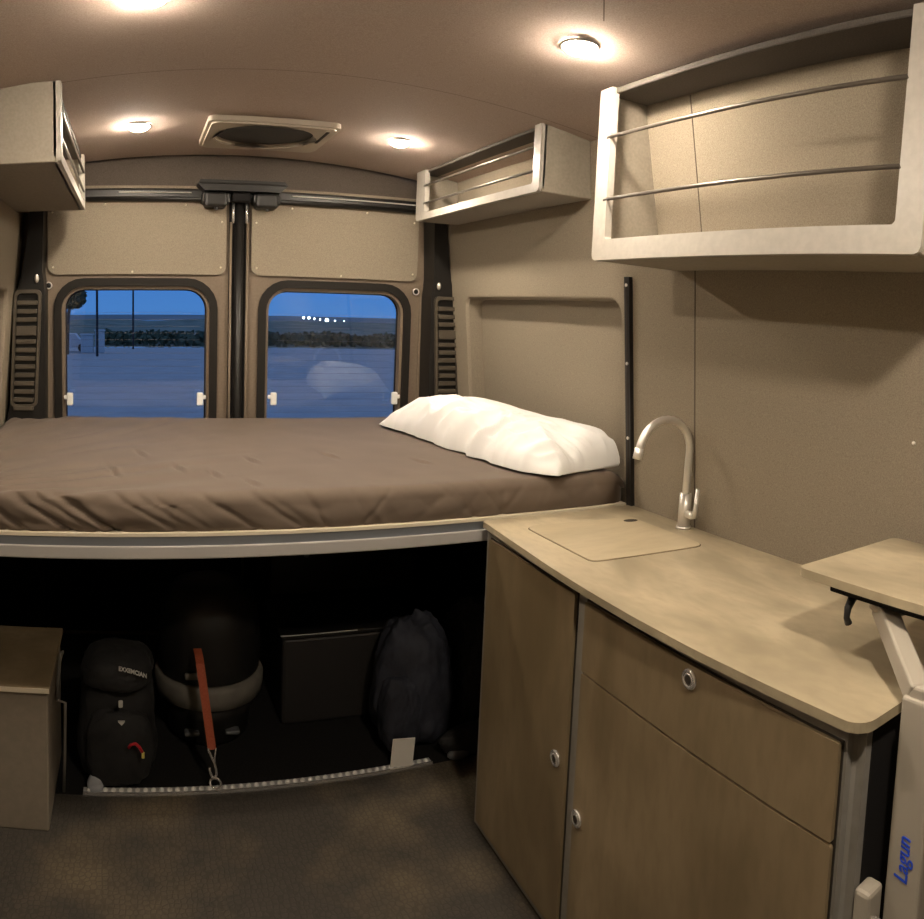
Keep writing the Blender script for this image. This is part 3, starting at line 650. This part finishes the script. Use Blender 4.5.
# ================================================================== LEFT BENCH
bn = thing('bench_box', (-0.32, 1.92, 0), 'low storage bench with dark wooden top at the left wall under the bed edge', 'bench')
b = BM(); box(b, (-0.50, 1.752, 0.0), (-0.207, 2.085, 0.362), 0.004); link('body', b, M['bench_face'], bn)
b = BM(); box(b, (-0.50, 1.742, 0.362), (-0.200, 2.092, 0.380), 0.003); link('bench_top', b, M['wood_bench'] if 'wood_bench' in M else M['wood_door'], bn)
b = BM(); box(b, (-0.50, 1.7405, 0.366), (-0.202, 1.7425, 0.378)); link('front_edge', b, M['ply'], bn)

# ================================================================== FLOOR TRACK
ft = thing('floor_track', (0.35, 1.911, 0), 'thin aluminium tie-down track with a row of studs along the floor edge', 'floor track')
b = BM(); box(b, (-0.132, 1.900, 0.0005), (0.845, 1.926, 0.006), 0.001); link('track_bar', b, M['alu'], ft)
b = BM(); box(b, (-0.132, 1.896, 0.0005), (0.845, 1.901, 0.010), 0.001); link('track_lip', b, M['chrome'], ft)
b = BM()
k = 0; x = -0.115
while x < 0.835:
    ball(b, (x, 1.913, 0.0065), 0.0075, 1, 1, 0.9, 5); x += 0.0215
link('studs', b, M['stud'], ft, True)
# tie-down ring, strap with hook
b = BM(); torus(b, (0.2235, 1.908, 0.0235), (0.35, 1, 0.1), 0.0155, 0.0032, 24); tag(link('tie_down_ring', b, M['chrome'], smooth=True), 'small chrome ring standing on the floor track under the orange strap', 'tie-down ring')
st = thing('cargo_strap', (0.20, 1.92, 0.1), 'orange-red cargo strap hooked to the floor track in front of the round drum', 'strap')
b = BM()
P0, P1 = Vector((0.186, 1.985, 0.325)), Vector((0.215, 1.925, 0.110))
wv = Vector((0.0115, 0, 0)); nrm = Vector((0, -0.001, 0))
prev = None
pts_ = [Vector((0.184, 2.055, 0.335)), Vector((0.185, 2.015, 0.334))] + [P0.lerp(P1, k / 10) for k in range(11)]
for p in pts_:
    cur = [b.verts.new(p - wv + nrm), b.verts.new(p + wv + nrm), b.verts.new(p + wv - nrm), b.verts.new(p - wv - nrm)]
    if prev:
        for j in range(4): b.faces.new((prev[j], prev[(j + 1) % 4], cur[(j + 1) % 4], cur[j]))
    else: b.faces.new(cur)
    prev = cur
b.faces.new(prev); link('webbing', b, M['strap'], st)
b = BM()
tube(b, [(0.205, 1.925, 0.114), (0.206, 1.923, 0.108), (0.213, 1.921, 0.092), (0.221, 1.918, 0.075), (0.226, 1.916, 0.058), (0.2265, 1.914, 0.044), (0.221, 1.913, 0.036), (0.214, 1.913, 0.040), (0.210, 1.913, 0.052), (0.207, 1.913, 0.066)], 0.0034, 8)
tube(b, [(0.2255, 1.925, 0.114), (0.2245, 1.923, 0.106), (0.222, 1.919, 0.090), (0.222, 1.918, 0.078)], 0.0024, 8)
link('hook', b, M['chrome'], st, True)

# ================================================================== THINGS UNDER THE BED
def lump(cx_, cy_, cz_, rx, ry, rz, seed=0, amp=0.12, p=3.0, n=48, fine=0.05, taper=0.0):
    b = BM(); r = bmesh.ops.create_icosphere(b, subdivisions=5, radius=1.0)
    for v in r['verts']:
        d = v.co.normalized(); m = (abs(d.x) ** p + abs(d.y) ** p + abs(d.z) ** p) ** (-1 / p)
        q = d * m
        a = 1 + amp * noise.noise(d * 1.7 + Vector((seed, 0, 0))) + fine * (abs(noise.noise(d * 5 + Vector((0, seed, 0)))) * 2 - 0.3)
        tp = 1 - taper * q.z
        z = q.z * rz * a
        v.co = Vector((cx_ + q.x * rx * a * tp, cy_ + q.y * ry * a * tp, max(cz_ + z, 0.0015)))
    return b
# left backpack
bg_ = thing('backpack', (-0.045, 1.99, 0), 'black backpack with white lettering standing under the left side of the bed', 'backpack')
link('body', lump(-0.045, 2.03, 0.165, 0.108, 0.095, 0.175, 3, 0.10, 3.2, fine=0.04, taper=0.08), M['bag'], bg_, True)
link('front_pocket', lump(-0.035, 1.950, 0.115, 0.088, 0.045, 0.105, 8, 0.10, 3.4, fine=0.05), M['bag'], bg_, True)
link('top_flap', lump(-0.040, 2.00, 0.318, 0.095, 0.100, 0.052, 5, 0.10, 2.6, fine=0.04), M['bag'], bg_, True)
tx = text_bm('EXXEMCIAN', 0.0165, 0.0006, 0, 0.0006)
for v in tx.verts:
    x, y, z = v.co; v.co = Vector((0.001 + x * 0.80, 1.889 - z + 0.02 * x, 0.352 + y - x * 0.24 - x * x * 1.0))
link('lettering', tx, M['lettering'], bg_)
b = BM(); box(b, (-0.037, 1.893, 0.250), (-0.025, 1.903, 0.268), 0.003); link('buckle', b, M['lettering'], bg_)
b = BM(); prism(b, [(-0.038, 0.212), (-0.020, 0.212), (-0.028, 0.202)], 1.892, 1.900, XZ); link('zip_pull', b, M['lettering'], bg_)
b = BM(); tube(b, [(-0.010, 1.880, 0.148), (-0.004, 1.878, 0.158), (0.008, 1.876, 0.162), (0.018, 1.876, 0.153), (0.026, 1.876, 0.138)], 0.0042, 8); cb = link('carabiner', b, M['red'], bg_, True)
b = BM(); box(b, (0.024, 1.872, 0.122), (0.032, 1.880, 0.138), 0.002); link('cord_end', b, M['yellow'], cb)
# clear bottle
b = BM(); ball(b, (-0.100, 1.925, 0.022), 0.022, 1, 0.9, 1.05, 10); cyl(b, (-0.100, 1.925, 0.012), (0, 0, 1), 0.0225, 0.022, 20)
tag(link('plastic_cap', b, M['clear'], smooth=True), 'small clear domed plastic cap at the left end of the floor track', 'cap')
# slim metal frame by the bench
mf = thing('folded_frame', (-0.175, 1.95, 0), 'slim grey metal frame standing upright between the bench and the black backpack', 'metal frame')
b = BM(); tube(b, [(-0.186, 1.905, 0.395), (-0.192, 1.905, 0.37), (-0.200, 1.905, 0.262)], 0.005, 8); tube(b, [(-0.180, 1.905, 0.395), (-0.186, 1.905, 0.395)], 0.005, 8); link('upper_tube', b, M['frame'] if 'frame' in M else M['tan_band'], mf, True)
b = BM(); tube(b, [(-0.200, 1.905, 0.262), (-0.178, 1.905, 0.255), (-0.180, 1.905, 0.12), (-0.184, 1.905, 0.004)], 0.004, 8); link('lower_tube', b, M['tan_band'], mf, True)
# round drum with wide band
dr = thing('round_drum', (0.236, 2.23, 0), 'round black drum with a wide grey-tan band behind the orange strap', 'drum')
def lathe(prof, c, n=48):
    b = BM(); R = []
    for (r, z) in prof: R.append([b.verts.new((c[0] + r * math.cos(2 * PI * k / n), c[1] + r * math.sin(2 * PI * k / n), c[2] + z)) for k in range(n)])
    for i in range(len(R) - 1):
        for k in range(n): b.faces.new((R[i][k], R[i][(k + 1) % n], R[i + 1][(k + 1) % n], R[i + 1][k]))
    b.faces.new(R[0][::-1]); b.faces.new(R[-1]); return b
c = (0.236, 2.230, 0)
link('base', lathe([(0.11, 0.001), (0.125, 0.02), (0.13, 0.08), (0.150, 0.132)], c), M['black'], dr, True)
link('band', lathe([(0.150, 0.132), (0.163, 0.137), (0.168, 0.165), (0.168, 0.188), (0.160, 0.202), (0.152, 0.203)], c), M['tan_band'], dr, True)
link('lid', lathe([(0.148, 0.203), (0.155, 0.210), (0.157, 0.25), (0.155, 0.33), (0.145, 0.41), (0.115, 0.46), (0.06, 0.475)], c), M['black'], dr, True)
b = BM(); box(b, (0.150, 2.068, 0.232), (0.200, 2.088, 0.250), 0.006); link('lid_clip', b, M['tan_band'], dr)
for xx in (0.175, 0.295):
    b = BM(); box(b, (xx - 0.022, 2.095, 0.045), (xx + 0.022, 2.125, 0.058), 0.005); link('foot_grip', b, M['dim'], dr)
# black storage box
sb = thing('storage_box', (0.62, 2.35, 0), 'black plastic storage box with a thin rim highlight in the middle under the bed', 'storage box')
b = BM(); box(b, (0.462, 2.20, 0.001), (0.90, 2.50, 0.285), 0.012); link('body', b, M['case'], sb)
b = BM(); box(b, (0.455, 2.192, 0.283), (0.905, 2.508, 0.297), 0.004); lidb = link('lid', b, M['black'], sb)
b = BM(); box(b, (0.452, 2.1905, 0.2955), (0.70, 2.1935, 0.2985), 0.0005); link('rim_highlight', b, M['alu'], lidb)  # pale strip stands in for the highlight along the lid edge
# battery case with faint logo behind
bc = thing('battery_case', (0.62, 2.56, 0.30), 'black case with a faint three-blob logo and dim lettering high under the bed', 'battery case')
b = BM(); box(b, (0.47, 2.50, 0.300), (1.02, 2.74, 0.66), 0.01); cs = link('body', b, M['black'], bc)
from_px = lambda u, v: (0.604 + u, 2.497, 0.452 + v)
b = BM()
for (u, v, rx, rz, an) in ((-0.009, 0.012, 0.0085, 0.011, 0.3), (0.0085, 0.011, 0.009, 0.013, -0.4), (-0.001, -0.008, 0.010, 0.008, 0.2)):
    pp = from_px(u, v)
    prism(b, [(pp[0] + rx * math.cos(a) * math.cos(an) - rz * math.sin(a) * math.sin(an), pp[2] + rx * math.cos(a) * math.sin(an) + rz * math.sin(a) * math.cos(an)) for a in [2 * PI * k / 16 for k in range(16)]], 2.4985, 2.5005, XZ)
link('logo', b, M['dim'], cs)
b = BM(); rr_ = random.Random(3)
for row, (zz, n_, x_) in enumerate(((0.470, 8, 0.635), (0.440, 6, 0.630))):
    for k in range(n_):
        xx = x_ + k * 0.021; a_ = zz + k * 0.003
        if rr_.random() < 0.85:
            box(b, (xx, 2.4990, a_), (xx + 0.004, 2.5005, a_ + 0.016)); box(b, (xx + 0.009, 2.4990, a_), (xx + 0.013, 2.5005, a_ + 0.016))
            box(b, (xx, 2.4990, a_ + (0.013 if k % 2 else 0.006)), (xx + 0.013, 2.5005, a_ + (0.016 if k % 2 else 0.009)))
link('lettering', b, M['dim2'], cs)
# navy bag on the right
nb = thing('navy_bag', (0.86, 2.05, 0), 'bulky dark navy bag slumped beside the kitchen cabinet under the bed', 'bag')
link('body', lump(0.835, 2.06, 0.185, 0.118, 0.105, 0.195, 11, 0.16, 2.8, fine=0.07, taper=0.10), M['navy'], nb, True)
link('side_pocket', lump(0.770, 1.985, 0.13, 0.060, 0.055, 0.115, 15, 0.14, 2.8, fine=0.06), M['navy'], nb, True)
b = BM(); box(b, (0.722, 1.905, 0.008), (0.790, 1.909, 0.087), 0.0008, xf=lambda c: Vector((c.x + (c.z - 0.045) * 0.10, c.y + 0.06 * (c.z - 0.0) , c.z - (c.x - 0.755) * 0.10)))
link('care_tag', b, M['white'], nb)
link('duffel_bag', lump(1.085, 2.10, 0.185, 0.110, 0.13, 0.20, 21, 0.14, 2.8, fine=0.06), M['bag']); tag(bpy.data.objects['duffel_bag'], 'dark duffel bag squeezed behind the cabinet end, right of the navy bag', 'bag')
b = BM(); 
r = lump(0.975, 1.915, 0.045, 0.10, 0.035, 0.042, 31, 0.1, 2.4, fine=0.03); so = thing('shoe', (0.97, 1.915, 0), 'dark shoe with a pale toe lying beside the kitchen cabinet base', 'shoe')
link('upper', r, M['bag'], so, True)
b = BM(); ball(b, (0.925, 1.893, 0.020), 0.03, 1.2, 0.5, 0.55, 10); link('toe_cap', b, M['dim'], so, True);

# ================================================================== OUTSIDE (dusk parking lot; ground falls away to the rear)
def gz(y): return -0.70 - 0.0225 * (y - 3.2)
b = BM()
prism(b, [(3.2, gz(3.2)), (62, gz(62)), (62, gz(62) - 0.3), (3.2, gz(3.2) - 0.3)], -60, 60, lambda u, v, d: (d, u, v))
struct('ground', b, M['asphalt'])
b = BM(); n = 60; prev = None
for j, (y, z) in enumerate(((62, gz(62) + 0.02), (75, gz(62) + 0.3), (110, -1.9), (170, -1.6))):
    row = [bm_v for bm_v in [b.verts.new((-90 + 200 * k / n, y + (1.5 * noise.noise(Vector((k * 0.2, 0, 0))) if j == 0 else 0), z + (0.5 * noise.noise(Vector((k * 0.3, j, 2))) if j > 1 else 0))) for k in range(n + 1)]]
    if prev:
        for k in range(n): b.faces.new((prev[k], prev[k + 1], row[k + 1], row[k]))
    prev = row
struct('field', b, M['field'])
b = BM(); prev = None; n = 90
for j in range(5):
    row = []
    for k in range(n + 1):
        x = -120 + 320 * k / n; a = x / 260
        H = -0.018 * 260 + 1.3 + 0.6 * noise.noise(Vector((x * 0.02, 0, 0))) + 2.6 * max(0, math.exp(-((a - 0.43) / 0.09) ** 2)) + 0.25 * noise.noise(Vector((x * 0.15, 3, 0)))
        t = [0, 0.5, 0.85, 1, 0][j]; row.append(b.verts.new((x, [170, 215, 245, 260, 300][j], -1.8 + (H + 1.8) * t)))
    if prev:
        for k in range(n): b.faces.new((prev[k], prev[k + 1], row[k + 1], row[k]))
    prev = row
struct('hills', b, M['hill'], True)
# bush belt along the far lot edge
def leafy(x, y, z, rx, rz, seed, n=260, s=0.25):
    b = BM(); r_ = random.Random(seed)
    for k in range(n):
        u = Vector((r_.gauss(0, 1), r_.gauss(0, 1), r_.gauss(0, 1))).normalized() * (r_.random() ** 0.4)
        p = Vector((x + u.x * rx, y + u.y * rx, z + u.z * rz)); a = Vector((r_.uniform(-1, 1), r_.uniform(-1, 1), r_.uniform(-1, 1))).normalized() * s
        c_ = a.cross(Vector((r_.uniform(-1, 1), r_.uniform(-1, 1), r_.uniform(-1, 1)))).normalized() * s
        b.faces.new([b.verts.new(q) for q in (p + a, p + c_, p - a, p - c_)])
    return b
b = BM(); r_ = random.Random(9)
for k in range(2600):
    x = r_.uniform(-2.6, 34); dens = 0.5 + 0.5 * noise.noise(Vector((x * 0.25, 0, 5))); hh = 0.5 + 0.9 * max(0, dens)
    p = Vector((x, r_.uniform(63, 72), gz(62) + r_.random() * hh)); s_ = 0.30
    a = Vector((r_.uniform(-1, 1), r_.uniform(-1, 1), r_.uniform(-1, 1))).normalized() * s_
    c_ = a.cross(Vector((r_.uniform(-1, 1), r_.uniform(-1, 1), r_.uniform(-1, 1)))).normalized() * s_
    b.faces.new([b.verts.new(q) for q in (p + a, p + c_, p - a, p - c_)])
tag(link('scrub_bushes', b, M['leaf']), 'belt of dark scrub bushes along the far edge of the parking lot', 'bushes', kind='stuff')
tt = thing('tree', (-3.75, 48, gz(48)), 'dark tree at the left edge of the left window', 'tree')
b = BM(); tube(b, [(-4.2, 48, gz(48)), (-4.1, 48, 0.4), (-3.85, 48, 2.0)], [0.18, 0.13, 0.08], 8); link('trunk', b, M['pole'], tt, True)
link('crown', leafy(-3.75, 48, 2.0, 0.85, 0.85, 44, 500, 0.16), M['leaf'], tt)
for (ax, Y_, h_, lab) in ((-0.0464, 45, 9, 'tall thin utility pole seen through the left window, nearer its left edge'), (0.0010, 58, 9, 'thin utility pole in the middle of the left window')):
    ut = thing('utility_pole', (ax * Y_, Y_, gz(Y_)), lab, 'pole')
    b = BM(); tube(b, [(ax * Y_, Y_, gz(Y_)), (ax * Y_, Y_, h_)], [0.075, 0.06], 8); link('pole', b, M['pole'], ut, True)
    b = BM(); box(b, (ax * Y_ - 0.8, Y_ - 0.05, h_ - 0.6), (ax * Y_ + 0.8, Y_ + 0.05, h_ - 0.45)); link('cross_arm', b, M['pole'], ut)
for (ax, wd, h_, lab) in ((-0.0600, 0.42, 0.95, 'pale roadside box at the left, wider one beyond the parking lot'), (-0.0430, 0.30, 1.15, 'pale upright roadside box beside the left utility pole')):
    Y_ = 50; b = BM(); box(b, (ax * Y_ - wd, Y_, gz(Y_)), (ax * Y_ + wd, Y_ + 0.6, gz(Y_) + h_ * 1.25), 0.05); box(b, (ax * Y_ - wd - .05, Y_ - .05, gz(Y_) + h_ * 1.25), (ax * Y_ + wd + .05, Y_ + 0.65, gz(Y_) + h_ * 1.33), 0.02); tag(link('utility_box', b, M['kiosk']), lab, 'utility box')
cx_, Y_ = -0.0815 * 52, 52
car = thing('parked_car', (cx_, Y_, gz(Y_)), 'distant pale parked car at the left edge of the left window', 'car')
b = BM(); prism(b, [(cx_ - 1.3, gz(Y_) + 0.3), (cx_ + 1.3, gz(Y_) + 0.3), (cx_ + 1.25, gz(Y_) + 0.75), (cx_ + 0.6, gz(Y_) + 0.85), (cx_ + 0.3, gz(Y_) + 1.25), (cx_ - 0.6, gz(Y_) + 1.25), (cx_ - 1.0, gz(Y_) + 0.85), (cx_ - 1.3, gz(Y_) + 0.8)], Y_, Y_ + 1.5, XZ); link('body', b, M['kiosk'], car)
for s_ in (-0.8, 0.8):
    b = BM(); cyl(b, (cx_ + s_, Y_, gz(Y_) + 0.3), (0, 1, 0), 0.3, 0.2, 18); link('wheel', b, M['matte_black'], car)
# far street lamps on the ridge
for (ax, az, r_, lb) in ((0.2615, -0.0145, 0.62, 'biggest and brightest distant lamp on the ridge in the right window'), (0.2365, -0.0118, 0.42, 'second distant lamp from the left on the ridge in the right window'),
    (0.2290, -0.0120, 0.38, 'leftmost distant lamp on the ridge in the right window'), (0.2440, -0.0128, 0.28, 'third distant lamp from the left on the ridge in the right window'),
    (0.2520, -0.0138, 0.26, 'small distant lamp just left of the brightest one on the ridge'), (0.2730, -0.0150, 0.26, 'small distant lamp just right of the brightest one on the ridge'), (0.2860, -0.0150, 0.22, 'rightmost faint distant lamp on the ridge in the right window')):
    Y_ = 240; z = 1.3 + az * math.hypot(1, ax) * Y_
    sl = thing('street_lamp', (ax * Y_, Y_, z - 6), lb, 'street lamp', 'far lamps on the ridge')
    b = BM(); ball(b, (ax * Y_, Y_, z), r_, n=6); link('lamp_head', b, M['farlight'], sl, True)
    b = BM(); tube(b, [(ax * Y_, Y_ + 0.3, z - 6), (ax * Y_, Y_ + 0.3, z - 0.2)], 0.06, 6); link('pole', b, M['pole'], sl)
